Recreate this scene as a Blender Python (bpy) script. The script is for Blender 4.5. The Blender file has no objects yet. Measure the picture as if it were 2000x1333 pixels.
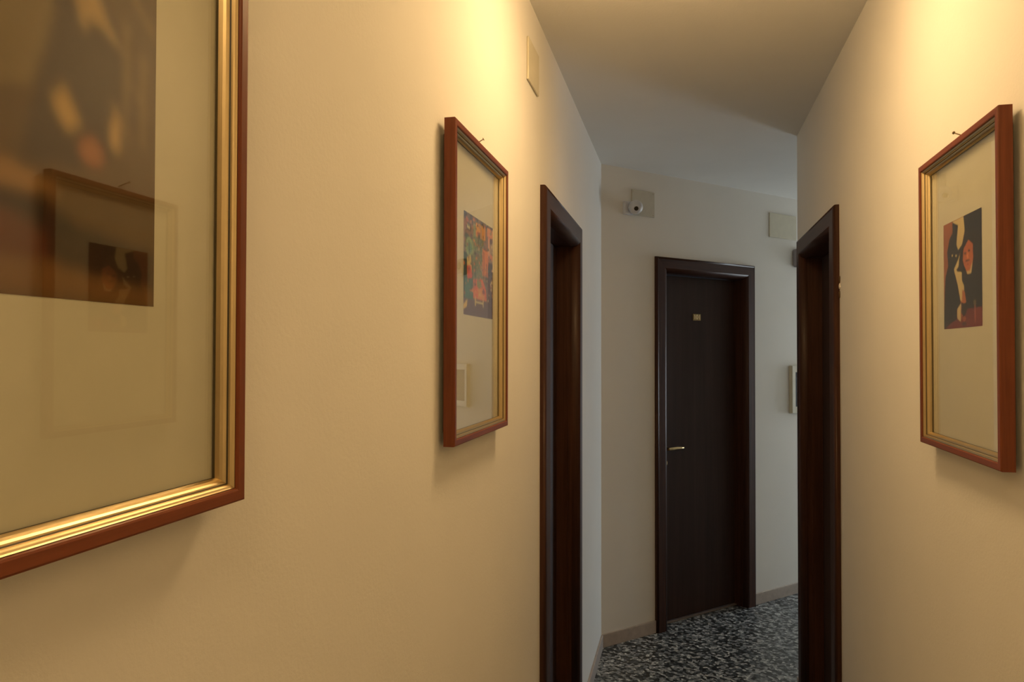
import bpy, bmesh, math, random
from mathutils import Vector, Matrix

random.seed(4)
SC = bpy.context.scene
COL = SC.collection

# ------------------------------------------------------------------ survey
A, B, H = 0.444, 0.5292, 2.6528          # corridor: left wall X=-A, right wall X=+B
YC, YR = 4.0425, 3.7318                  # left/back corner, convex right corner
TH = math.radians(43.9)                  # the passage turns right by 44 degrees
W2 = Vector((math.sin(TH), math.cos(TH), 0))
N2 = Vector((math.cos(TH), -math.sin(TH), 0))
YB = -2.4                                # end of the corridor behind the viewer
D2 = 4.4                                 # length of the second passage
PW = (Vector((B, YR, 0)) - Vector((-A, YC, 0))).dot(N2)     # its width
E0 = Vector((B, YR, 0)) + W2 * D2 - N2 * PW                 # its far left corner
LB = (E0 - Vector((-A, YC, 0))).dot(W2)

# ------------------------------------------------------------------ camera
cam = bpy.data.cameras.new('camera')
co = bpy.data.objects.new('camera', cam); COL.objects.link(co)
cam.sensor_fit = 'HORIZONTAL'; cam.sensor_width = 36.0
cam.lens = 36.0 * 1435.3 / 2000.0
cam.clip_start = 0.02
def cam_matrix(p, y, r, h):
    p, y, r = map(math.radians, (p, y, r))
    f = Vector((-math.sin(y) * math.cos(p), math.cos(y) * math.cos(p), math.sin(p)))
    ri = Vector((math.cos(y), math.sin(y), 0)); up = ri.cross(f)
    r2 = ri * math.cos(r) + up * math.sin(r); u2 = up * math.cos(r) - ri * math.sin(r)
    m = Matrix.Identity(4)
    for i in range(3):
        m[i][0], m[i][1], m[i][2] = r2[i], u2[i], -f[i]
    m[2][3] = h
    return m
co.matrix_world = cam_matrix(0.9503, 13.1921, 0.1055, 1.6067)
SC.camera = co

# ------------------------------------------------------------------ world, light, exposure
wd = bpy.data.worlds.new('world'); SC.world = wd; wd.use_nodes = True
bg = wd.node_tree.nodes['Background']
bg.inputs[0].default_value = (0.62, 0.78, 1.0, 1); bg.inputs[1].default_value = 1.0
SC.view_settings.view_transform = 'Standard'; SC.view_settings.look = 'None'
SC.view_settings.exposure = 0.0; SC.view_settings.gamma = 1.0
SC.view_settings.use_curve_mapping = False

DAY_POWER = 67.0
LAMP_POWER = (28.0, 21.0)                # emission of the lit opal glass: lamp ahead, added fill lamp behind the viewer
LAMP_COL = (1.0, 0.665, 0.315)
LAMP_POS = ((0.025, 1.66), (-0.08, -0.30))
# daylight standing just outside the window at the end of the second passage
dl = bpy.data.lights.new('window_daylight', 'AREA'); dl.shape = 'RECTANGLE'
dl.size = PW - 0.2; dl.size_y = 2.1; dl.energy = DAY_POWER; dl.color = (0.82, 0.90, 1.0)
dlo = bpy.data.objects.new('window_daylight', dl); COL.objects.link(dlo)
c = E0 + N2 * (PW / 2) + W2 * 0.22
dlo.matrix_world = Matrix(((N2.x, 0, W2.x, c.x), (N2.y, 0, W2.y, c.y), (0, 1, 0, 1.25), (0, 0, 0, 1)))

# ------------------------------------------------------------------ materials
def mat(name):
    m = bpy.data.materials.new(name); m.use_nodes = True
    nt = m.node_tree
    return m, nt, nt.nodes['Principled BSDF']
def link(nt, a, b): nt.links.new(a, b)
def coords(nt, scale=(1, 1, 1), which='Object'):
    tc = nt.nodes.new('ShaderNodeTexCoord'); mp = nt.nodes.new('ShaderNodeMapping')
    mp.inputs['Scale'].default_value = scale
    link(nt, tc.outputs[which], mp.inputs['Vector']); return mp.outputs['Vector']
def noise(nt, vec, scale, detail=3.0, rough=0.5, dist=0.0):
    n = nt.nodes.new('ShaderNodeTexNoise'); n.inputs['Scale'].default_value = scale
    n.inputs['Detail'].default_value = detail; n.inputs['Roughness'].default_value = rough
    n.inputs['Distortion'].default_value = dist
    link(nt, vec, n.inputs['Vector']); return n.outputs['Fac']
def ramp(nt, fac, stops, interp='LINEAR'):
    r = nt.nodes.new('ShaderNodeValToRGB'); e = r.color_ramp.elements
    r.color_ramp.interpolation = interp
    while len(e) < len(stops): e.new(0.5)
    for i, (p, c) in enumerate(stops):
        e[i].position = p; e[i].color = (c[0], c[1], c[2], 1)
    link(nt, fac, r.inputs['Fac']); return r.outputs['Color']
def bump(nt, bsdf, h, strength, dist=0.002):
    b = nt.nodes.new('ShaderNodeBump'); b.inputs['Strength'].default_value = strength
    b.inputs['Distance'].default_value = dist
    link(nt, h, b.inputs['Height']); link(nt, b.outputs['Normal'], bsdf.inputs['Normal'])

def plaster(name, col, rough=0.75):
    m, nt, b = mat(name)
    v = coords(nt)
    n1 = noise(nt, v, 1.7, 4.0, 0.6)
    d = tuple(x * 0.95 for x in col)
    link(nt, ramp(nt, n1, [(0.3, d), (0.7, col)]), b.inputs['Base Color'])
    n2 = noise(nt, v, 130.0, 4.0, 0.65)
    bump(nt, b, n2, 0.22, 0.0022)
    b.inputs['Roughness'].default_value = rough
    b.inputs['Specular IOR Level'].default_value = 0.25
    return m
M_WALL = plaster('cream_wall_plaster', (0.88, 0.85, 0.785))
M_CEIL = plaster('white_ceiling_paint', (0.87, 0.85, 0.80), 0.9)

def wood(name, c0, c1, axis='z', rough=0.42, coat=0.03, scale=1.0):
    m, nt, b = mat(name)
    s = {'z': (40, 40, 1.6), 'x': (1.6, 40, 40)}[axis]
    v = coords(nt, tuple(k * scale for k in s))
    n1 = noise(nt, v, 1.0, 5.0, 0.6, 0.6)
    v2 = coords(nt, tuple(k * scale * 4 for k in s))
    n2 = noise(nt, v2, 1.0, 3.0, 0.6)
    mx = nt.nodes.new('ShaderNodeMath'); mx.operation = 'MULTIPLY_ADD'
    link(nt, n2, mx.inputs[0]); mx.inputs[1].default_value = 0.35
    link(nt, n1, mx.inputs[2])
    link(nt, ramp(nt, mx.outputs[0], [(0.45, c0), (0.85, c1)]), b.inputs['Base Color'])
    bump(nt, b, n2, 0.05, 0.0006)
    b.inputs['Roughness'].default_value = rough
    b.inputs['Coat Weight'].default_value = coat
    b.inputs['Coat Roughness'].default_value = 0.15
    b.inputs['Specular IOR Level'].default_value = 0.20
    return m
M_DOORV = wood('dark_walnut_upright', (0.036, 0.0145, 0.0090), (0.072, 0.0295, 0.0175), 'z')
M_DOORH = wood('dark_walnut_level', (0.036, 0.0145, 0.0090), (0.072, 0.0295, 0.0175), 'x')
M_LEAF = wood('dark_walnut_leaf', (0.030, 0.0145, 0.0100), (0.050, 0.0245, 0.0170), 'z', 0.5, 0.03, 0.5)
M_LEAF.node_tree.nodes['Principled BSDF'].inputs['Specular IOR Level'].default_value = 0.16
M_FRV = wood('cherry_upright', (0.150, 0.038, 0.0155), (0.235, 0.064, 0.0245), 'z', 0.38, 0.15, 2.0)
M_FRH = wood('cherry_level', (0.150, 0.038, 0.0155), (0.235, 0.064, 0.0245), 'x', 0.38, 0.15, 2.0)

def plain(name, col, rough=0.5, metal=0.0, var=0.06, spec=0.5):
    m, nt, b = mat(name)
    n1 = noise(nt, coords(nt), 25.0, 3.0)
    link(nt, ramp(nt, n1, [(0.3, tuple(x * (1 - var) for x in col)), (0.7, col)]), b.inputs['Base Color'])
    b.inputs['Roughness'].default_value = rough; b.inputs['Metallic'].default_value = metal
    b.inputs['Specular IOR Level'].default_value = spec
    return m
M_GOLD = plain('gilt_slip', (0.72, 0.57, 0.32), 0.33, 1.0)
M_GROOVE = plain('dark_groove', (0.055, 0.040, 0.018), 0.5)
M_BRASS = plain('brass', (0.70, 0.50, 0.24), 0.28, 1.0)
M_STEEL = plain('nickel', (0.62, 0.60, 0.57), 0.3, 1.0)
M_DARKMETAL = plain('bronzed_metal', (0.16, 0.10, 0.065), 0.35, 1.0)
M_MAT = plain('cream_mat_board', (0.74, 0.68, 0.53), 0.9, 0, 0.03, 0.1)
M_BACK = plain('grey_backing_board', (0.16, 0.13, 0.10), 0.9)
M_IVORY = plain('ivory_plastic', (0.70, 0.65, 0.50), 0.45)
M_IVORYDIM = plain('aged_ivory_plastic', (0.64, 0.60, 0.49), 0.5)
M_WHITEP = plain('white_plastic', (0.72, 0.71, 0.72), 0.35)
M_GREYP = plain('mauve_grey_plastic', (0.34, 0.31, 0.325), 0.5)
M_BLACK = plain('black_plastic', (0.012, 0.012, 0.014), 0.2)
M_SCREEN = plain('dark_screen', (0.022, 0.027, 0.036), 0.12)
M_RUST = plain('nail_steel', (0.20, 0.15, 0.08), 0.45, 0.7)
M_WINF = plain('white_window_paint', (0.72, 0.72, 0.70), 0.4)
M_FILL = plain('white_filler', (0.78, 0.74, 0.68), 0.9)
M_BROWNSEAL = plain('brown_sealant', (0.10, 0.055, 0.02), 0.7)

def marble(name, col):
    m, nt, b = mat(name)
    v = coords(nt)
    n1 = noise(nt, v, 28.0, 5.0, 0.65, 0.4)
    link(nt, ramp(nt, n1, [(0.3, tuple(x * 0.80 for x in col)), (0.7, col)]), b.inputs['Base Color'])
    b.inputs['Roughness'].default_value = 0.35
    return m
M_SKIRT = marble('rosy_marble', (0.52, 0.445, 0.385))
M_SILL = marble('grey_brown_stone', (0.20, 0.15, 0.115))

def terrazzo():
    m, nt, b = mat('terrazzo')
    v = coords(nt)
    def chips(scale, seed):
        mp = nt.nodes.new('ShaderNodeMapping'); mp.inputs['Location'].default_value = (seed, seed * .7, 0)
        link(nt, v, mp.inputs['Vector'])
        nz = nt.nodes.new('ShaderNodeTexNoise'); nz.inputs['Scale'].default_value = 60
        link(nt, mp.outputs[0], nz.inputs['Vector'])
        ad = nt.nodes.new('ShaderNodeVectorMath'); ad.operation = 'MULTIPLY_ADD'
        link(nt, nz.outputs['Color'], ad.inputs[0]); ad.inputs[1].default_value = (0.012, 0.012, 0)
        link(nt, mp.outputs[0], ad.inputs[2])
        vo = nt.nodes.new('ShaderNodeTexVoronoi'); vo.voronoi_dimensions = '2D'
        vo.inputs['Scale'].default_value = scale
        link(nt, ad.outputs[0], vo.inputs['Vector'])
        sp = nt.nodes.new('ShaderNodeSeparateColor'); link(nt, vo.outputs['Color'], sp.inputs[0])
        return sp.outputs[0]
    r1 = ramp(nt, chips(62, 3.1), [(0.0, (0.030, 0.035, 0.038)), (0.32, (0.085, 0.098, 0.105)), (0.50, (0.23, 0.25, 0.26)), (0.78, (0.44, 0.46, 0.46))], 'CONSTANT')
    r2 = ramp(nt, chips(125, 7.7), [(0.0, (0.7, 0.7, 0.7)), (0.5, (1, 1, 1)), (0.85, (1.6, 1.6, 1.55))], 'CONSTANT')
    mx = nt.nodes.new('ShaderNodeMix'); mx.data_type = 'RGBA'; mx.blend_type = 'MULTIPLY'
    mx.inputs['Factor'].default_value = 1.0
    link(nt, r1, mx.inputs['A']); link(nt, r2, mx.inputs['B'])
    link(nt, mx.outputs['Result'], b.inputs['Base Color'])
    b.inputs['Roughness'].default_value = 0.34
    return m
M_FLOOR = terrazzo()

def glass():
    m = bpy.data.materials.new('picture_glass'); m.use_nodes = True
    nt = m.node_tree; nt.nodes.clear()
    out = nt.nodes.new('ShaderNodeOutputMaterial'); mix = nt.nodes.new('ShaderNodeMixShader')
    tr = nt.nodes.new('ShaderNodeBsdfTransparent'); gl = nt.nodes.new('ShaderNodeBsdfGlossy')
    tr.inputs[0].default_value = (0.975, 0.985, 0.975, 1); gl.inputs['Roughness'].default_value = 0.0
    ge = nt.nodes.new('ShaderNodeNewGeometry'); dt = nt.nodes.new('ShaderNodeVectorMath'); dt.operation = 'DOT_PRODUCT'
    link(nt, ge.outputs['Incoming'], dt.inputs[0]); link(nt, ge.outputs['Normal'], dt.inputs[1])
    def mth(op, a, bb=None):
        n = nt.nodes.new('ShaderNodeMath'); n.operation = op
        for i, x in enumerate((a, bb)):
            if x is None: continue
            if isinstance(x, (int, float)): n.inputs[i].default_value = x
            else: link(nt, x, n.inputs[i])
        return n.outputs[0]
    ab = mth('ABSOLUTE', dt.outputs['Value']); om = mth('SUBTRACT', 1.0, ab)
    p5 = mth('POWER', om, 5.0); f = mth('MULTIPLY', p5, 0.96); f = mth('ADD', f, 0.04)   # Schlick, either side
    link(nt, f, mix.inputs[0]); link(nt, tr.outputs[0], mix.inputs[1]); link(nt, gl.outputs[0], mix.inputs[2])
    link(nt, mix.outputs[0], out.inputs['Surface'])
    return m
M_GLASS = glass()

def emitter(power):
    m, nt, b = mat('lit_opal_glass')
    b.inputs['Base Color'].default_value = (0.9, 0.85, 0.75, 1)
    b.inputs['Emission Color'].default_value = (*LAMP_COL, 1)
    b.inputs['Emission Strength'].default_value = power
    return m

def paint_mat():
    m, nt, b = mat('printed_paper')
    at = nt.nodes.new('ShaderNodeVertexColor'); at.layer_name = 'ink'
    link(nt, at.outputs['Color'], b.inputs['Base Color'])
    b.inputs['Roughness'].default_value = 0.8; b.inputs['Specular IOR Level'].default_value = 0.15
    return m
M_PRINT = paint_mat()

# ------------------------------------------------------------------ mesh helpers
def obj(name, bm, mats, parent=None, smooth=False):
    me = bpy.data.meshes.new(name)
    bmesh.ops.recalc_face_normals(bm, faces=bm.faces)
    bm.to_mesh(me); bm.free()
    for m in (mats if isinstance(mats, (list, tuple)) else [mats]): me.materials.append(m)
    if smooth:
        for p in me.polygons: p.use_smooth = True
    o = bpy.data.objects.new(name, me); COL.objects.link(o)
    if parent: o.parent = parent
    return o
def tag(o, label=None, cat=None, group=None, kind=None):
    if label: o['label'] = label
    if cat: o['category'] = cat
    if group: o['group'] = group
    if kind: o['kind'] = kind
    return o
def root(name, loc, rot, label, cat, group=None, kind=None):
    o = bpy.data.objects.new(name, None); COL.objects.link(o)
    o.empty_display_size = 0.05; o.location = loc; o.rotation_euler = (0, 0, rot)
    return tag(o, label, cat, group, kind)
def add_box(bm, x0, x1, y0, y1, z0, z1, bev=0.0, seg=2):
    r = bmesh.ops.create_cube(bm, size=1.0)
    vs = r['verts']
    for v in vs:
        v.co = Vector((x0 + (v.co.x + .5) * (x1 - x0), y0 + (v.co.y + .5) * (y1 - y0), z0 + (v.co.z + .5) * (z1 - z0)))
    if bev:
        es = list({e for v in vs for e in v.link_edges})
        bmesh.ops.bevel(bm, geom=es, offset=bev, segments=seg, profile=0.5, affect='EDGES')
def box(*a, **k):
    bm = bmesh.new(); add_box(bm, *a, **k); return bm
def add_cyl(bm, p0, p1, r0, r1=None, n=20):
    p0, p1 = Vector(p0), Vector(p1); d = p1 - p0
    r = bmesh.ops.create_cone(bm, cap_ends=True, segments=n, radius1=r0, radius2=r0 if r1 is None else r1, depth=d.length)
    q = d.to_track_quat('Z', 'Y').to_matrix().to_4x4()
    bmesh.ops.transform(bm, matrix=Matrix.Translation((p0 + p1) / 2) @ q, verts=r['verts'])
def add_sphere(bm, c, r, u=24, v=16, sc=(1, 1, 1)):
    q = bmesh.ops.create_uvsphere(bm, u_segments=u, v_segments=v, radius=r)
    bmesh.ops.transform(bm, matrix=Matrix.Translation(c) @ Matrix.Diagonal((*sc, 1)), verts=q['verts'])
def add_tube(bm, pts, rad, n=12, flat=1.0):
    """swept round bar along pts (radius per point), flattened in local depth"""
    rings = []
    P = [Vector(p) for p in pts]
    for i, p in enumerate(P):
        d = (P[min(i + 1, len(P) - 1)] - P[max(i - 1, 0)]).normalized()
        u = d.cross(Vector((0, 0, 1)));
        if u.length < 1e-4: u = Vector((1, 0, 0))
        u.normalize(); w = u.cross(d).normalized()
        r = rad[i] if isinstance(rad, (list, tuple)) else rad
        rings.append([bm.verts.new(p + (u * math.cos(t) * flat + w * math.sin(t)) * r) for t in [2 * math.pi * k / n for k in range(n)]])
    for a, b in zip(rings, rings[1:]):
        for k in range(n): bm.faces.new((a[k], a[(k + 1) % n], b[(k + 1) % n], b[k]))
    bm.faces.new(rings[0]); bm.faces.new(rings[-1])
# wall-mounted things use the wall's own frame: local x to the right as one faces the wall,
# local y into the wall, z up
ROT_L, ROT_R, ROT_K = math.pi / 2, -math.pi / 2, math.pi / 2 - TH
def onL(y, z=0): return Vector((-A, y, z))
def onR(y, z=0): return Vector((B, y, z))
def onK(s, z=0): return Vector((-A, YC, z)) + W2 * s

# ------------------------------------------------------------------ shell
T = 0.13
def wall(name, label, loc, rot, x0, x1, openings=(), m=M_WALL):
    bm = bmesh.new(); x = x0
    for (a, b, z0, z1) in sorted(openings):
        add_box(bm, x, a, 0, T, 0, H)
        add_box(bm, a, b, 0, T, z1, H)
        if z0 > 0: add_box(bm, a, b, 0, T, 0, z0)
        x = b
    add_box(bm, x, x1, 0, T, 0, H)
    o = obj(name, bm, m); o.location = loc; o.rotation_euler = (0, 0, rot)
    return tag(o, label, 'wall', None, 'structure')
LD = (2.28, 3.1213, 2.1413)      # outer casing limits of the three doors (along wall, top)
KD = (0.3993, 1.2597, 2.17)
RD = (2.7568, 3.6202, 2.1301)
CW = 0.082                       # casing width
def opening(d): return (d[0] + .070, d[1] - .070, 0, d[2] - .070)
def flip(o): return (-o[1], -o[0], o[2], o[3])
wl = wall('wall_left', 'cream plaster wall on the left carrying two pictures', (-A, 0, 0), ROT_L, YB, YC + .1, [opening(LD)])
wr = wall('wall_right', 'cream plaster wall on the right carrying one picture', (B, 0, 0), ROT_R, -YR, -YB, [flip(opening(RD))])
wk = wall('wall_back', 'pale grey slanting wall at the end with a closed door', (-A, YC, 0), ROT_K, 0, LB + .1, [opening(KD)])
wall('wall_side', 'right wall of the side passage round the corner', (B, YR, 0), TH + math.pi / 2 + math.pi, -D2 - .1, 0)
bpy.data.objects['wall_side'].rotation_euler = (0, 0, math.atan2(-W2.y, -W2.x))
wall('wall_end', 'window wall at the far end of the side passage', E0, -TH, -.05, PW + .05, [(0.10, PW - 0.10, 0.12, 2.35)])
wall('wall_rear', 'plain wall closing the corridor behind the viewer', (0, YB, 0), math.pi, -B - .1, A + .1)

def slab(name, label, z0, z1, m):
    o = obj(name, box(-1.0, 5.6, YB - .3, 9.2, z0, z1), m)
    return tag(o, label, name, None, 'structure')
slab('floor', 'dark grey and white speckled terrazzo floor', -0.1, 0.0, M_FLOOR)
slab('ceiling', 'plain white painted ceiling', H, H + 0.1, M_CEIL)

def skirt(name, label, loc, rot, x0, x1):
    bm = box(x0, x1, -0.011, 0, 0.0, 0.072, bev=0.0025)
    o = obj(name, bm, M_SKIRT); o.location = loc; o.rotation_euler = (0, 0, rot)
    return tag(o, label, 'baseboard', None, 'structure')
skirt('baseboard_left', 'rosy marble baseboard along the left wall before its door', (-A, 0, 0), ROT_L, YB, LD[0])
skirt('baseboard_left', 'rosy marble baseboard on the left wall past its door', (-A, 0, 0), ROT_L, LD[1], YC - .006)
skirt('baseboard_back', 'rosy marble baseboard left of the far door', (-A, YC, 0), ROT_K, 0.004, KD[0])
skirt('baseboard_back', 'rosy marble baseboard right of the far door', (-A, YC, 0), ROT_K, KD[1], LB)
skirt('baseboard_right', 'rosy marble baseboard along the right wall before its door', (B, 0, 0), ROT_R, -RD[0], -YB)
skirt('baseboard_right', 'rosy marble baseboard at the right corner past the door', (B, 0, 0), ROT_R, -YR, -RD[1])

# ------------------------------------------------------------------ doors
def door(name, label, loc, rot, x0, x1, zt, handle_left=True, handle=True):
    r = root(name, loc, rot, label, 'door', None, 'structure')
    # rounded architrave: board proud of the wall, its inner edge rolling back into the opening
    PR, CI = 0.022, 0.090
    prof = [(0, -.0005), (0, -.012)] + [(.011 - .011 * math.cos(t), -.012 - .010 * math.sin(t)) for t in [k * math.pi / 10 for k in range(1, 6)]]
    prof += [(.0135, -.022), (.0645, -.022)]
    prof += [(.067 + .023 * math.sin(t), .012 - .034 * math.cos(t)) for t in [k * math.pi / 20 for k in range(0, 11)]]
    prof += [(CI, .03), (.070, .03), (.070, -.0005)]
    for side in ('left', 'right', 'top'):
        bm = bmesh.new(); ends = []
        for e in (0, 1):
            ring = []
            for (w, y) in prof:
                if side == 'left': p = (x0 + w, y, 0 if e == 0 else zt - w)
                elif side == 'right': p = (x1 - w, y, 0 if e == 0 else zt - w)
                else: p = ((x0 + w) if e == 0 else (x1 - w), y, zt - w)
                ring.append(bm.verts.new(p))
            ends.append(ring)
        n = len(prof)
        for k in range(n):
            f = bm.faces.new((ends[0][k], ends[0][(k + 1) % n], ends[1][(k + 1) % n], ends[1][k])); f.smooth = 1 <= k <= n - 5 and k != 7
        bm.faces.new(ends[0]); bm.faces.new(ends[1])
        obj('head_casing' if side == 'top' else 'side_casing', bm, M_DOORH if side == 'top' else M_DOORV, r)
    i0, i1, it = x0 + CI, x1 - CI, zt - CI
    LEAF = 0.074
    obj('jamb', box(i0 - .015, i0, 0.0302, T - .002, 0, it), M_DOORV, r)
    obj('jamb', box(i1, i1 + .015, 0.0302, T - .002, 0, it), M_DOORV, r)
    obj('head_jamb', box(i0 - .015, i1 + .015, 0.0302, T - .002, it, it + .015), M_DOORH, r)
    lf = obj('door_leaf', box(i0 + .003, i1 - .003, LEAF, LEAF + .042, 0.012, it - .003, bev=0.002), M_LEAF, r)
    obj('threshold', box(i0, i1, 0.058, T - .004, 0.0, 0.008, bev=0.002), M_SILL, r)
    return r, (i0, i1, it, LEAF), lf
def lever(leaf, x, z, y, sgn, m, plate=None, keyz=None):
    """lever handle: rose or long back plate on the leaf, neck and a tapering bar"""
    bm = bmesh.new()
    if plate:
        add_box(bm, x - plate[0] / 2, x + plate[0] / 2, y - .006, y, z - plate[1] * .68, z + plate[1] * .32, bev=.003)
    else:
        add_cyl(bm, (x, y, z), (x, y - .009, z), .023, .021, 24)
    add_cyl(bm, (x, y - .004, z), (x, y - .046, z), .009, .009, 14)
    pts = [(x - sgn * .006, y - .046, z), (x + sgn * .02, y - .049, z + .001), (x + sgn * .06, y - .049, z + .003), (x + sgn * .10, y - .046, z + .001), (x + sgn * .122, y - .041, z - .001)]
    add_tube(bm, pts, [.0085, .0095, .0085, .0075, .0055], 12)
    o = obj('door_handle', bm, m, leaf, smooth=False); return o

rL, gL, lfL = door('door_1', 'dark walnut door casing and recessed door in the left wall', (-A, 0, 0), ROT_L, *LD)
lever(lfL, gL[0] + .06, 1.02, gL[3], 1, M_DARKMETAL, (.038, .22))
rK, gK, lfK = door('door_2', 'closed dark walnut door with brass number plate on the slanting end wall', (-A, YC, 0), ROT_K, *KD)
lever(lfK, gK[0] + .055, 1.04, gK[3], 1, M_BRASS)
bm = bmesh.new()
add_cyl(bm, (gK[0] + .060, gK[3], .952), (gK[0] + .060, gK[3] - .006, .952), .021, .019, 24)
add_box(bm, gK[0] + .0575, gK[0] + .0625, gK[3] - .0075, gK[3] - .005, .941, .958)
tag(obj('keyhole_cover', bm, M_BRASS, lfK), 'round brass keyhole cover')
# strike of the latch on the left jamb of the far door
bm = box(gK[0] - .0005, gK[0] + .002, 0.036, 0.056, .93, .975, bev=.0006)
tag(obj('strike_plate', bm, M_STEEL, rK), 'small pale metal strike plate')
rR, gR, lfR = door('door_3', 'dark walnut door casing and recessed door in the right wall', (B, 0, 0), ROT_R, -RD[1], -RD[0], RD[2])
lever(lfR, gR[1] - .055, 1.045, gR[3], -1, M_DARKMETAL, (.036, .215))

# number plate of the far door
xs, zs, ys = 0.825, 1.831, gK[3]
npb = obj('number_plate', box(xs - .034, xs + .034, ys - .0035, ys, zs - .020, zs + .020, bev=.0015), plain('dull_brass', (0.34, 0.22, 0.09), 0.45, 1.0), rK)
tag(npb, 'small brass room number plate')
fc = bpy.data.curves.new('room_number', 'FONT'); fc.body = '101'; fc.size = .041; fc.align_x = 'CENTER'; fc.align_y = 'CENTER'; fc.extrude = .0012
fo = bpy.data.objects.new('tmp', fc); COL.objects.link(fo)
dg = bpy.context.evaluated_depsgraph_get()
me = bpy.data.meshes.new_from_object(fo.evaluated_get(dg))
bpy.data.objects.remove(fo)
me.transform(Matrix.Translation((xs, ys - .0042, zs)) @ Matrix.Rotation(math.pi / 2, 4, 'X'))
me.materials.clear(); me.materials.append(plain('bright_brass', (0.85, 0.68, 0.40), 0.35, 1.0))
no = bpy.data.objects.new('number', me); COL.objects.link(no); no.parent = npb
tag(no, 'raised room number 101')

# ------------------------------------------------------------------ window at the end of the side passage (round the corner)
wx0, wx1, wz0, wz1 = 0.10, PW - 0.10, 0.12, 2.35
r = root('window_1', E0, -TH, 'white framed tall window at the end of the side passage', 'window', None, 'structure')
for nm, a in (('window_frame', (wx0, wx0 + .05, .03, .09, wz0, wz1)), ('window_frame', (wx1 - .05, wx1, .03, .09, wz0, wz1)),
              ('window_frame', (wx0 + .05, wx1 - .05, .03, .09, wz0, wz0 + .05)), ('window_frame', (wx0 + .05, wx1 - .05, .03, .09, wz1 - .05, wz1)),
              ('mullion', ((wx0 + wx1) / 2 - .03, (wx0 + wx1) / 2 + .03, .03, .09, wz0 + .05, wz1 - .05))):
    obj(nm, box(*a, bev=.004), M_WINF, r)
for a, b in ((wx0 + .05, (wx0 + wx1) / 2 - .03), ((wx0 + wx1) / 2 + .03, wx1 - .05)):
    obj('window_pane', box(a, b, .058, .062, wz0 + .05, wz1 - .05), M_GLASS, r)

# ------------------------------------------------------------------ ceiling lamp (just above the frame), and a fill lamp added behind the viewer
for (lx, ly), lp, lb in zip(LAMP_POS, LAMP_POWER, ('round flush ceiling lamp with lit opal glass above the two further pictures', 'added unseen fill lamp of lit opal glass on the ceiling behind the viewer')):
    lr = root('ceiling_lamp', (lx, ly, H), 0, lb, 'lamp', 'flush ceiling lamps along the corridor')
    bm = bmesh.new(); add_cyl(bm, (0, 0, -.10), (0, 0, 0), .13, .13, 40)
    obj('lamp_base', bm, M_WHITEP, lr)
    bm = bmesh.new(); R = .16; rings = []
    for i in range(9):
        t = i / 8 * math.pi / 2
        rings.append([bm.verts.new((R * math.cos(t) * math.cos(q), R * math.cos(t) * math.sin(q), -.10 - .06 * math.sin(t))) for q in [2 * math.pi * k / 36 for k in range(36)]] if i < 8 else [bm.verts.new((0, 0, -.10 - .06))])
    for i in range(8):
        a, b = rings[i], rings[i + 1]
        for k in range(36):
            if len(b) > 1: bm.faces.new((a[k], a[(k + 1) % 36], b[(k + 1) % 36], b[k]))
            else: bm.faces.new((a[k], a[(k + 1) % 36], b[0]))
    obj('lamp_glass', bm, emitter(lp), lr, smooth=True)

# ------------------------------------------------------------------ prints
def lin(c): return tuple(((x / 255) / 12.92 if x / 255 <= .04045 else ((x / 255 + .055) / 1.055) ** 2.4) for x in c)
def inside(poly, u, v):
    n, r = len(poly), False
    j = n - 1
    for i in range(n):
        (x0, y0), (x1, y1) = poly[i], poly[j]
        if (y0 > v) != (y1 > v) and u < (x1 - x0) * (v - y0) / (y1 - y0) + x0: r = not r
        j = i
    return r
def make_print(parent, x0, x1, y, z0, z1, base, layers, nx=84, nz=92, grain=0.10, seed=1, soft=1, gain=1.0):
    """flat sheet whose ink is a colour attribute; v runs from the top down, u left to right"""
    rnd = random.Random(seed)
    vs, fs, cs = [], [], []
    for j in range(nz + 1):
        for i in range(nx + 1):
            u, v = i / nx, j / nz
            vs.append((x0 + u * (x1 - x0), y, z1 - v * (z1 - z0)))
            c = base(u, v) if callable(base) else base
            for poly, colr in layers:
                if inside(poly, u, v): c = colr(u, v) if callable(colr) else colr
            k = 1 + grain * (rnd.random() - .5)
            c = lin(tuple(min(230, x * gain) for x in c)); cs.append((c[0] * k, c[1] * k, c[2] * k, 1))
    for _ in range(soft):                       # the ink runs softly from one colour to the next
        for st in (1, nx + 1):
            o = list(cs)
            for k in range(len(cs)):
                a, b = o[max(0, k - st)], o[min(len(o) - 1, k + st)]
                if st == 1 and k % (nx + 1) == 0: a = o[k]
                if st == 1 and k % (nx + 1) == nx: b = o[k]
                cs[k] = tuple((a[i] + 2 * o[k][i] + b[i]) / 4 for i in range(4))
    for j in range(nz):
        for i in range(nx):
            a = j * (nx + 1) + i
            fs.append((a, a + nx + 1, a + nx + 2, a + 1))
    me = bpy.data.meshes.new('print'); me.from_pydata(vs, [], fs)
    at = me.color_attributes.new('ink', 'FLOAT_COLOR', 'POINT')
    for k, c in enumerate(cs): at.data[k].color = c
    me.materials.append(M_PRINT)
    o = bpy.data.objects.new('print', me); COL.objects.link(o); o.parent = parent
    return o
def rect(a, b, c, d): return [(a, c), (b, c), (b, d), (a, d)]
def ell(cx, cy, rx, ry, n=14): return [(cx + rx * math.cos(2 * math.pi * k / n), cy + ry * math.sin(2 * math.pi * k / n)) for k in range(n)]

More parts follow.
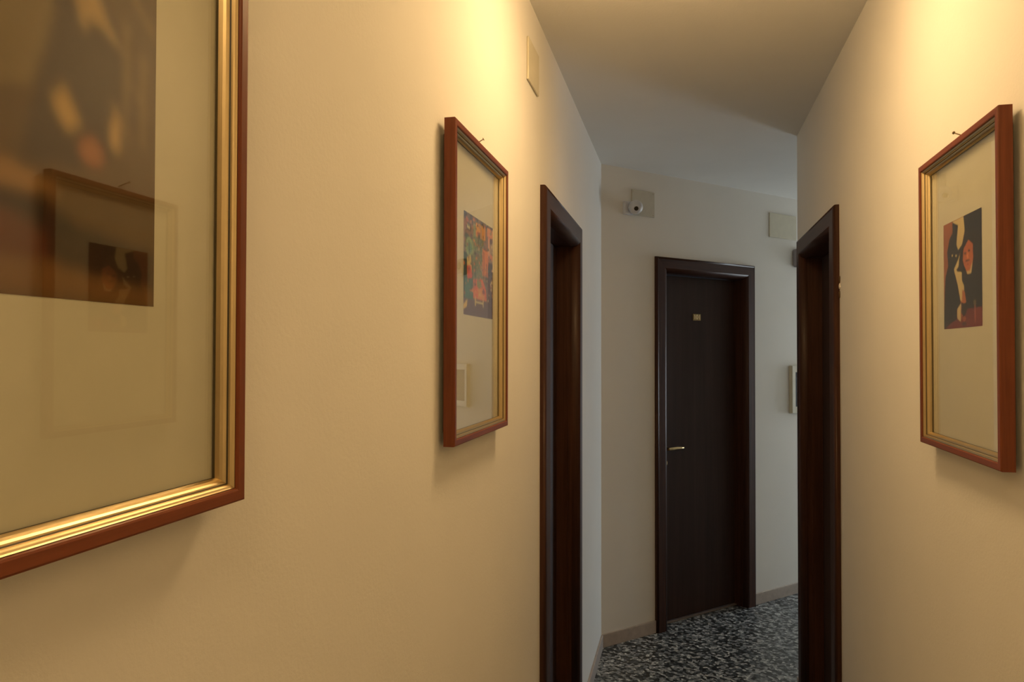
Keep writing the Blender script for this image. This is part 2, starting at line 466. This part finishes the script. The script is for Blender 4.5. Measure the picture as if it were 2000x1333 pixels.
# ------------------------------------------------------------------ framed pictures
RW, SW = 0.013, 0.011                 # widths of the wooden rail and the gilt slip
def rail(parent, name, x0, x1, z0, z1, side, prof, mats, matid=None):
    """one mitred length: prof = list of (inset from the outer edge, depth y)"""
    bm = bmesh.new(); ends = []
    for e in (0, 1):
        ring = []
        for (w, y) in prof:
            if side == 'top': p = ((x0 + w) if e == 0 else (x1 - w), y, z1 - w)
            if side == 'bottom': p = ((x0 + w) if e == 0 else (x1 - w), y, z0 + w)
            if side == 'left': p = (x0 + w, y, (z0 + w) if e == 0 else (z1 - w))
            if side == 'right': p = (x1 - w, y, (z0 + w) if e == 0 else (z1 - w))
            ring.append(bm.verts.new(p))
        ends.append(ring)
    n = len(prof)
    for k in range(n):
        f = bm.faces.new((ends[0][k], ends[0][(k + 1) % n], ends[1][(k + 1) % n], ends[1][k]))
        if matid: f.material_index = matid[k]
    bm.faces.new(ends[0]); bm.faces.new(list(reversed(ends[1])))
    return obj(name, bm, mats, parent)
def picture(label, loc, rot, w, h):
    r = root('picture_frame', loc, rot, label, 'picture', 'framed prints on the corridor walls')
    F, Bk = -0.032, -0.010            # front and back of the moulding, measured from the wall
    x0, x1, z0, z1 = -w / 2, w / 2, 0, h
    e = .0022
    wp = [(0, Bk), (0, F + e), (e * .3, F + e * .3), (e, F), (RW - e, F), (RW - e * .3, F + e * .3), (RW, F + e), (RW, Bk)]
    # reeded slip falling from the rail to the glass: two gilt beads with dark grooves
    q = RW
    sp = [(q, -.0125), (q, -.0290), (q + .0006, -.0290), (q + .0016, -.0282), (q + .0030, -.0276), (q + .0042, -.0262), (q + .0046, -.0246), (q + .0054, -.0232), (q + .0066, -.0228), (q + .0082, -.0214), (q + .0098, -.0190), (q + .0106, -.0166), (q + .0110, -.0150), (q + .0110, -.0125)]
    mid = [1, 1, 0, 0, 0, 0, 1, 0, 0, 0, 0, 0, 1, 1]
    for s in ('top', 'bottom', 'left', 'right'):
        rail(r, 'frame_rail', x0, x1, z0, z1, s, wp, M_FRH if s in ('top', 'bottom') else M_FRV)
    for s in ('top', 'bottom', 'left', 'right'):
        rail(r, 'gilt_slip', x0, x1, z0, z1, s, sp, [M_GOLD, M_GROOVE], mid)
    i = .004
    obj('mat_board', box(x0 + i, x1 - i, -.0112, -.0100, z0 + i, z1 - i), M_MAT, r)
    i = RW + .003
    obj('glass_pane', box(x0 + i, x1 - i, -.0150, -.0135, z0 + i, z1 - i), M_GLASS, r)
    i = .024
    obj('backing_board', box(x0 + i, x1 - i, -.0100, -.0002, z0 + i, z1 - i), M_BACK, r)
    return r

FW = 0.4215
# first picture, nearest on the left wall
f1y, f1z, f1h = 0.6333, 1.4651, 0.612
p1 = picture('cherry wood framed dark figure print, nearest and largest in view at the left edge', onL(f1y - FW / 2, f1z), ROT_L, FW, f1h)
def px1(Y): return Y - (f1y - FW / 2)
def b1(u, v):  # ground and inks below lightened, painting in the haze of the glass reflection
    return (94 + 10 * v, 73 + 4 * v, 46)
Y0, Y1, Z0, Z1 = 0.262, 0.530, 1.645, 1.965
def q1(*pts):      # (Y, Z) on the wall -> (u, v)
    return [((y - Y0) / (Y1 - Y0), (Z1 - z) / (Z1 - Z0)) for y, z in pts]
L1 = [
    (q1((.262, 1.965), (.40, 1.965), (.425, 1.90), (.43, 1.85), (.41, 1.79), (.38, 1.78), (.262, 1.80)), (126, 105, 66)),
    (q1((.262, 1.965), (.33, 1.965), (.36, 1.88), (.37, 1.83), (.262, 1.80)), (96, 75, 50)),
    (q1((.415, 1.965), (.445, 1.965), (.455, 1.90), (.50, 1.84), (.505, 1.79), (.47, 1.745), (.40, 1.735), (.415, 1.80), (.428, 1.85)), (73, 55, 43)),
    (q1((.44, 1.88), (.452, 1.90), (.475, 1.865), (.49, 1.845), (.470, 1.855), (.457, 1.855), (.455, 1.84)), (180, 147, 91)),
    (ell((.443 - Y0) / (Y1 - Y0), (Z1 - 1.885) / (Z1 - Z0), .05, .045), (154, 103, 63)),
    (q1((.425, 1.785), (.437, 1.80), (.452, 1.775), (.440, 1.765)), (191, 154, 91)),
    (q1((.484, 1.80), (.492, 1.79), (.488, 1.762), (.480, 1.768)), (205, 166, 103)),
    (ell((.462 - Y0) / (Y1 - Y0), (Z1 - 1.757) / (Z1 - Z0), .045, .035), (170, 103, 59)),
    (q1((.495, 1.905), (.528, 1.875), (.528, 1.87), (.498, 1.895)), (131, 103, 59)),
    (q1((.494, 1.87), (.500, 1.87), (.500, 1.77), (.494, 1.78)), (128, 101, 59)),
    (q1((.513, 1.85), (.519, 1.848), (.519, 1.77), (.513, 1.775)), (128, 101, 59)),
    (q1((.500, 1.825), (.515, 1.812), (.515, 1.808), (.500, 1.82)), (128, 101, 59)),
    (q1((.262, 1.74), (.40, 1.725), (.45, 1.70), (.53, 1.69), (.53, 1.66), (.262, 1.66)), (61, 43, 31)),
    (q1((.262, 1.735), (.40, 1.732), (.438, 1.722), (.40, 1.715), (.262, 1.715)), (160, 118, 68)),
    (q1((.262, 1.702), (.39, 1.702), (.425, 1.690), (.42, 1.665), (.262, 1.66)), (104, 56, 34)),
    (q1((.262, 1.675), (.42, 1.672), (.53, 1.655), (.53, 1.645), (.262, 1.645)), (128, 90, 50)),
    (q1((.43, 1.69), (.47, 1.685), (.475, 1.672), (.43, 1.672)), (66, 45, 31)),
]
make_print(p1, px1(Y0), px1(Y1), -.0115, Z0 - f1z, Z1 - f1z, b1, L1, seed=3, grain=.05, soft=3)

# second picture, further along the left wall
f2z, f2h = 1.4331, 0.6126; f2c = (1.2964 + 1.718) / 2
p2 = picture('cherry wood framed colourful interior print on the left wall beside the left door', onL(f2c, f2z), ROT_L, FW, f2h)
def h2(u, v): return (118, 98, 92)
g = lambda x, y: (max(0, min(1, (x - 62) / 300)), max(0, min(1, (y - (65 + (x - 70) * .633)) / (1130 - (x - 60) * .45))))
def P(*pts): return [g(x, y) for x, y in pts]
rr = random.Random(8)
L2 = [
    (rect(0, 1, 0, .075), lambda u, v: ((70, 68, 84), (122, 104, 96))[int(u * 11) % 2]),
    (rect(0, .30, .075, .30), (142, 100, 84)), (rect(.07, .23, .10, .17), (80, 62, 56)), (rect(.10, .19, .115, .155), (206, 184, 138)),
    (ell(.10, .235, .08, .03), (74, 84, 86)), (ell(.24, .22, .06, .03), (100, 78, 96)),
    (rect(.30, .48, .07, .20), (128, 140, 116)), (rect(.38, .72, .045, .19), (222, 140, 66)), (rect(.46, .54, .13, .2), (84, 70, 62)),
    (rect(.78, 1, .03, .12), (214, 128, 76)), (rect(.84, .98, .12, .19), (90, 62, 70)),
    (rect(.27, .66, .20, .64), lambda u, v: ((112, 132, 104), (84, 110, 98), (148, 134, 96), (96, 92, 86))[(int(u * 31) * 7 + int(v * 43) * 5 + int(math.sin(u * 40) * 3)) % 4]),
    (ell(.18, .33, .13, .10), (134, 152, 112)), (ell(.19, .33, .07, .055), (94, 134, 120)),
    (rect(.62, .82, .27, .56), (206, 118, 62)), (rect(.64, .80, .27, .285), (122, 84, 60)),
    (rect(.82, .88, .10, .52), (210, 146, 116)), (rect(.88, 1, .19, .42), (142, 122, 104)), (rect(.88, 1, .30, .36), (188, 110, 84)),
    (rect(0, .10, .40, .90), (52, 72, 68)), (rect(.04, .30, .64, .86), (72, 110, 100)),
    ([(.10, .42), (.22, .40), (.26, .55), (.20, .62), (.10, .62)], (212, 176, 118)), ([(.10, .52), (.22, .50), (.28, .62), (.12, .645)], (196, 84, 72)),
    (rect(0, 1, .84, 1), (104, 80, 86)), (rect(.82, 1, .47, 1), (76, 34, 34)), (rect(.82, 1, .40, .55), (58, 44, 52)),
    ([(.30, .63), (.62, .60), (.74, .70), (.78, .82), (.30, .82)], (208, 96, 66)), (ell(.50, .66, .08, .05), (128, 134, 90)),
    ([(.44, .72), (.66, .70), (.70, .80), (.46, .82)], (216, 140, 82)), (ell(.66, .735, .05, .025), (122, 64, 84)),
    (rect(.36, .39, .80, .90), (206, 178, 122)), (rect(.39, .66, .845, .865), (216, 190, 132)), (rect(.63, .66, .80, .90), (206, 178, 122)),
    ([(0, .90), (.12, .84), (.10, .92), (0, .95)], (200, 168, 88)),
]
PAL = [(66, 92, 86), (196, 112, 66), (176, 92, 76), (58, 58, 68), (196, 172, 122), (112, 132, 104), (140, 98, 84), (96, 84, 104), (206, 134, 80)]
for _ in range(150):
    cu, cv, n = rr.random(), rr.random() * .82, rr.randrange(len(PAL))
    L2.append((ell(cu, cv, rr.uniform(.012, .035), rr.uniform(.006, .02), 8), PAL[n]))
for k in range(9):                                  # wavy dark contours
    cu = .05 + .1 * k; a = rr.uniform(.05, .5); b = a + rr.uniform(.15, .3)
    L2.append(([(cu, a), (cu + .018, a), (cu + .035, (a + b) / 2), (cu + .010, b), (cu - .006, b), (cu + .018, (a + b) / 2)], (62, 60, 62)))
make_print(p2, 1.417 - f2c, 1.647 - f2c, -.0115, 1.685 - f2z, 1.896 - f2z, h2, L2, seed=5, grain=.25, nx=124, nz=120, gain=1.16)

# third picture, on the right wall
f3z, f3h = 1.416, 0.5966; f3c = (1.34 + 1.7553) / 2
p3 = picture('cherry wood framed black and red figure print on the right wall', onR(f3c, f3z), ROT_R, FW - .004, f3h)
def g3(x, y):
    u = (x - (85 + (y - 265) * .02)) / 364
    top = 265 - u * 190; bot = 1255 - u * 35
    return (u, (y - top) / (bot - top))
def Q(*pts): return [g3(x, y) for x, y in pts]
BK = (36, 30, 26); CR = (218, 194, 138); OR = (192, 104, 58); RDD = (122, 38, 26); TC = (162, 92, 54)
L3 = [
    (Q((180, 215), (290, 160), (298, 300), (275, 440), (240, 490), (300, 720), (300, 1000), (180, 900)), CR),
    (Q((180, 225), (205, 238), (236, 248), (228, 350), (222, 440), (240, 490), (262, 500), (245, 570), (200, 680), (240, 830), (272, 1000), (236, 1060), (238, 1160), (150, 1260), (98, 1265), (112, 760), (140, 650), (128, 520), (150, 390), (180, 330)), BK),
    (Q((285, 155), (455, 60), (485, 1040), (320, 1065), (280, 1040), (275, 1000), (318, 1000), (300, 880), (300, 830), (278, 780), (276, 700), (235, 698), (222, 680), (245, 650), (250, 580), (262, 500), (240, 490), (278, 430), (300, 300)), BK),
    (Q((335, 385), (375, 425), (380, 560), (365, 700), (332, 715), (300, 640), (285, 590), (290, 480)), OR),
    (Q((375, 590), (366, 705), (330, 722), (318, 690), (350, 690)), CR),
    (ell(*g3(306, 520), .035, .008), BK), (ell(*g3(342, 492), .03, .008), BK), (ell(*g3(330, 588), .055, .010), (66, 36, 26)), (ell(*g3(334, 625), .022, .007), (150, 62, 44)),
    (Q((320, 540), (334, 500), (338, 560), (326, 575)), (228, 140, 84)),
    (Q((285, 870), (308, 890), (322, 990), (300, 1005), (282, 990)), (186, 104, 58)),
    (Q((105, 1260), (170, 1200), (245, 1150), (272, 1185), (300, 1090), (335, 1058), (485, 1030), (490, 1225)), RDD),
    (Q((272, 1005), (238, 1060), (240, 1150), (272, 1182)), CR),
    (Q((280, 1040), (330, 1050), (325, 1100), (300, 1130), (275, 1090)), BK),
    (ell(*g3(308, 1150), .045, .022), (170, 88, 52)), (ell(*g3(306, 1200), .06, .02), (62, 22, 18)),
    (Q((386, 970), (410, 970), (408, 1020), (390, 1020)), (112, 98, 70)),
    (Q((397, 1020), (405, 1020), (412, 1185), (402, 1185)), (168, 80, 58)),
    (ell(*g3(181, 545), .018, .011), CR), (ell(*g3(219, 545), .022, .012), CR),
]
make_print(p3, f3c - 1.664, f3c - 1.466, -.0115, 1.657 - f3z, 1.8695 - f3z, TC, L3, seed=7, nx=140, nz=150, grain=.08)

# nails the two further pictures hang from
def nail(label, loc, rot, tip):
    bm = bmesh.new()
    p0, p1 = Vector((0, 0.004, 0)), Vector(tip)
    add_cyl(bm, p0, p1, .0011, .0011, 10)
    d = (p1 - p0).normalized()
    add_cyl(bm, p1, p1 + d * .0016, .0030, .0030, 14)
    o = obj('nail', bm, M_RUST); o.location = loc; o.rotation_euler = (0, 0, rot)
    tag(o, label, 'nail', 'picture nails')
nail('thin steel nail tip above the colourful interior print on the left wall', onL(1.555, 2.069), ROT_L, (.003, -.0125, .010))
nail('thin steel nail above the black and red print on the right wall', onR(1.566, 2.022), ROT_R, (-.026, -.014, .018))

# ------------------------------------------------------------------ cover plates, camera, panel
def cover(label, loc, rot, w, h, m, scr=True, t=.008):
    r = root('cover_plate', loc, rot, label, 'cover plate', 'junction box covers')
    obj('plate', box(-w / 2, w / 2, -t, -.0002, -h / 2, h / 2, bev=.002), m, r)
    if scr:
        for sx in (-1, 1):
            for sz in (-1, 1):
                bm = bmesh.new(); c = Vector((sx * (w / 2 - .011), -t, sz * (h / 2 - .011)))
                add_cyl(bm, c + Vector((0, .001, 0)), c - Vector((0, .0018, 0)), .0042, .0036, 14)
                add_box(bm, c.x - .003, c.x + .003, -t - .0021, -t - .0012, c.z - .0005, c.z + .0005)
                obj('screw', bm, M_IVORYDIM, r)
    return r
cover('ivory square junction cover high on the left wall near the ceiling', onL(2.150, 2.466), ROT_L, .155, .126, M_IVORY, False, .007)
cover('beige square junction cover with corner screws beside the security camera', onK(.307, 2.466), ROT_K, .174, .146, M_IVORYDIM)
cover('wide ivory junction cover high on the end wall right of the far door', onK(1.560, 2.4535), ROT_K, .278, .160, M_IVORY, False)

cr = root('security_camera', onK(.235, 2.425), ROT_K, 'small white round security camera over the corner of a beige cover', 'camera')
obj('mount_base', box(-.082, -.018, -.022, -.0002, -.036, .038, bev=.004), M_WHITEP, cr)
bm = bmesh.new(); add_cyl(bm, (-.045, -.018, 0), (-.038, -.046, .0), .014, .014, 18)
obj('arm', bm, M_WHITEP, cr, smooth=False)
bm = bmesh.new(); add_sphere(bm, (-.034, -.058, 0), .040, 28, 18)
obj('ball_housing', bm, M_WHITEP, cr, smooth=True)
bm = bmesh.new()
dv = Vector((-.58, -.74, -.34)).normalized(); cc = Vector((-.034, -.058, 0))
add_cyl(bm, cc + dv * .028, cc + dv * .046, .019, .018, 24)
lens_ring = obj('lens_ring', bm, M_WHITEP, cr)
bm = bmesh.new(); add_cyl(bm, cc + dv * .040, cc + dv * .0475, .0128, .0120, 20)
obj('lens', bm, M_BLACK, cr)

pr = root('wall_panel', onK(1.62, 1.368), ROT_K, 'ivory framed wall panel with dark glass beside the right door casing', 'panel')
pw, ph, bd = .23, .32, .036
obj('housing', box(0, pw, -.022, -.0002, -ph / 2, ph / 2, bev=.004), M_IVORY, pr)
for a in ((0.002, bd, -.028, -.021, -ph / 2 + .002, ph / 2 - .002), (pw - bd, pw - .002, -.028, -.021, -ph / 2 + .002, ph / 2 - .002), (bd, pw - bd, -.028, -.021, ph / 2 - .045, ph / 2 - .002), (bd, pw - bd, -.028, -.021, -ph / 2 + .002, -ph / 2 + .044)):
    obj('bezel', box(*a, bev=.002), M_IVORY, pr)
obj('dark_window', box(bd - .002, pw - bd + .002, -.0245, -.0215, -ph / 2 + .042, ph / 2 - .043), M_SCREEN, pr)

sr = root('wall_sounder', onK(1.717, 2.25), ROT_K, 'small mauve grey rounded box on the end wall behind the right casing', 'alarm')
obj('body', box(-.058, .058, -.045, -.0002, -.062, .062, bev=.016, seg=4), M_GREYP, sr)
bm = bmesh.new(); add_cyl(bm, (0, -.044, .01), (0, -.052, .01), .030, .026, 24)
obj('grille', bm, M_BLACK, sr)

# ------------------------------------------------------------------ chipped plaster beside the right casing
def blob(name, par, y, z, ry, rz, m, t=.003, seed=1):
    rnd = random.Random(seed); bm = bmesh.new(); n = 12
    ring = [(math.cos(2 * math.pi * k / n) * ry * (.7 + .5 * rnd.random()), math.sin(2 * math.pi * k / n) * rz * (.7 + .5 * rnd.random())) for k in range(n)]
    a = [bm.verts.new((-(y) + p, -.0001, z + q)) for p, q in ring]
    b = [bm.verts.new((-(y) + p * .8, -t, z + q * .8)) for p, q in ring]
    bm.faces.new(b)
    for k in range(n): bm.faces.new((a[k], a[(k + 1) % n], b[(k + 1) % n], b[k]))
    o = obj(name, bm, m, par); return o
tag(blob('plaster_chip', wr, 2.747, 1.842, .008, .010, M_FILL, .004, 3), 'white chip of plaster at the casing edge')
tag(blob('sealant_crumb', wr, 2.750, 1.866, .006, .012, M_BROWNSEAL, .004, 5), 'brown crumbled sealant at the casing edge')
tag(blob('sealant_crumb', wr, 2.751, 1.815, .005, .012, M_BROWNSEAL, .004, 9), 'brown crumbled sealant at the casing edge')
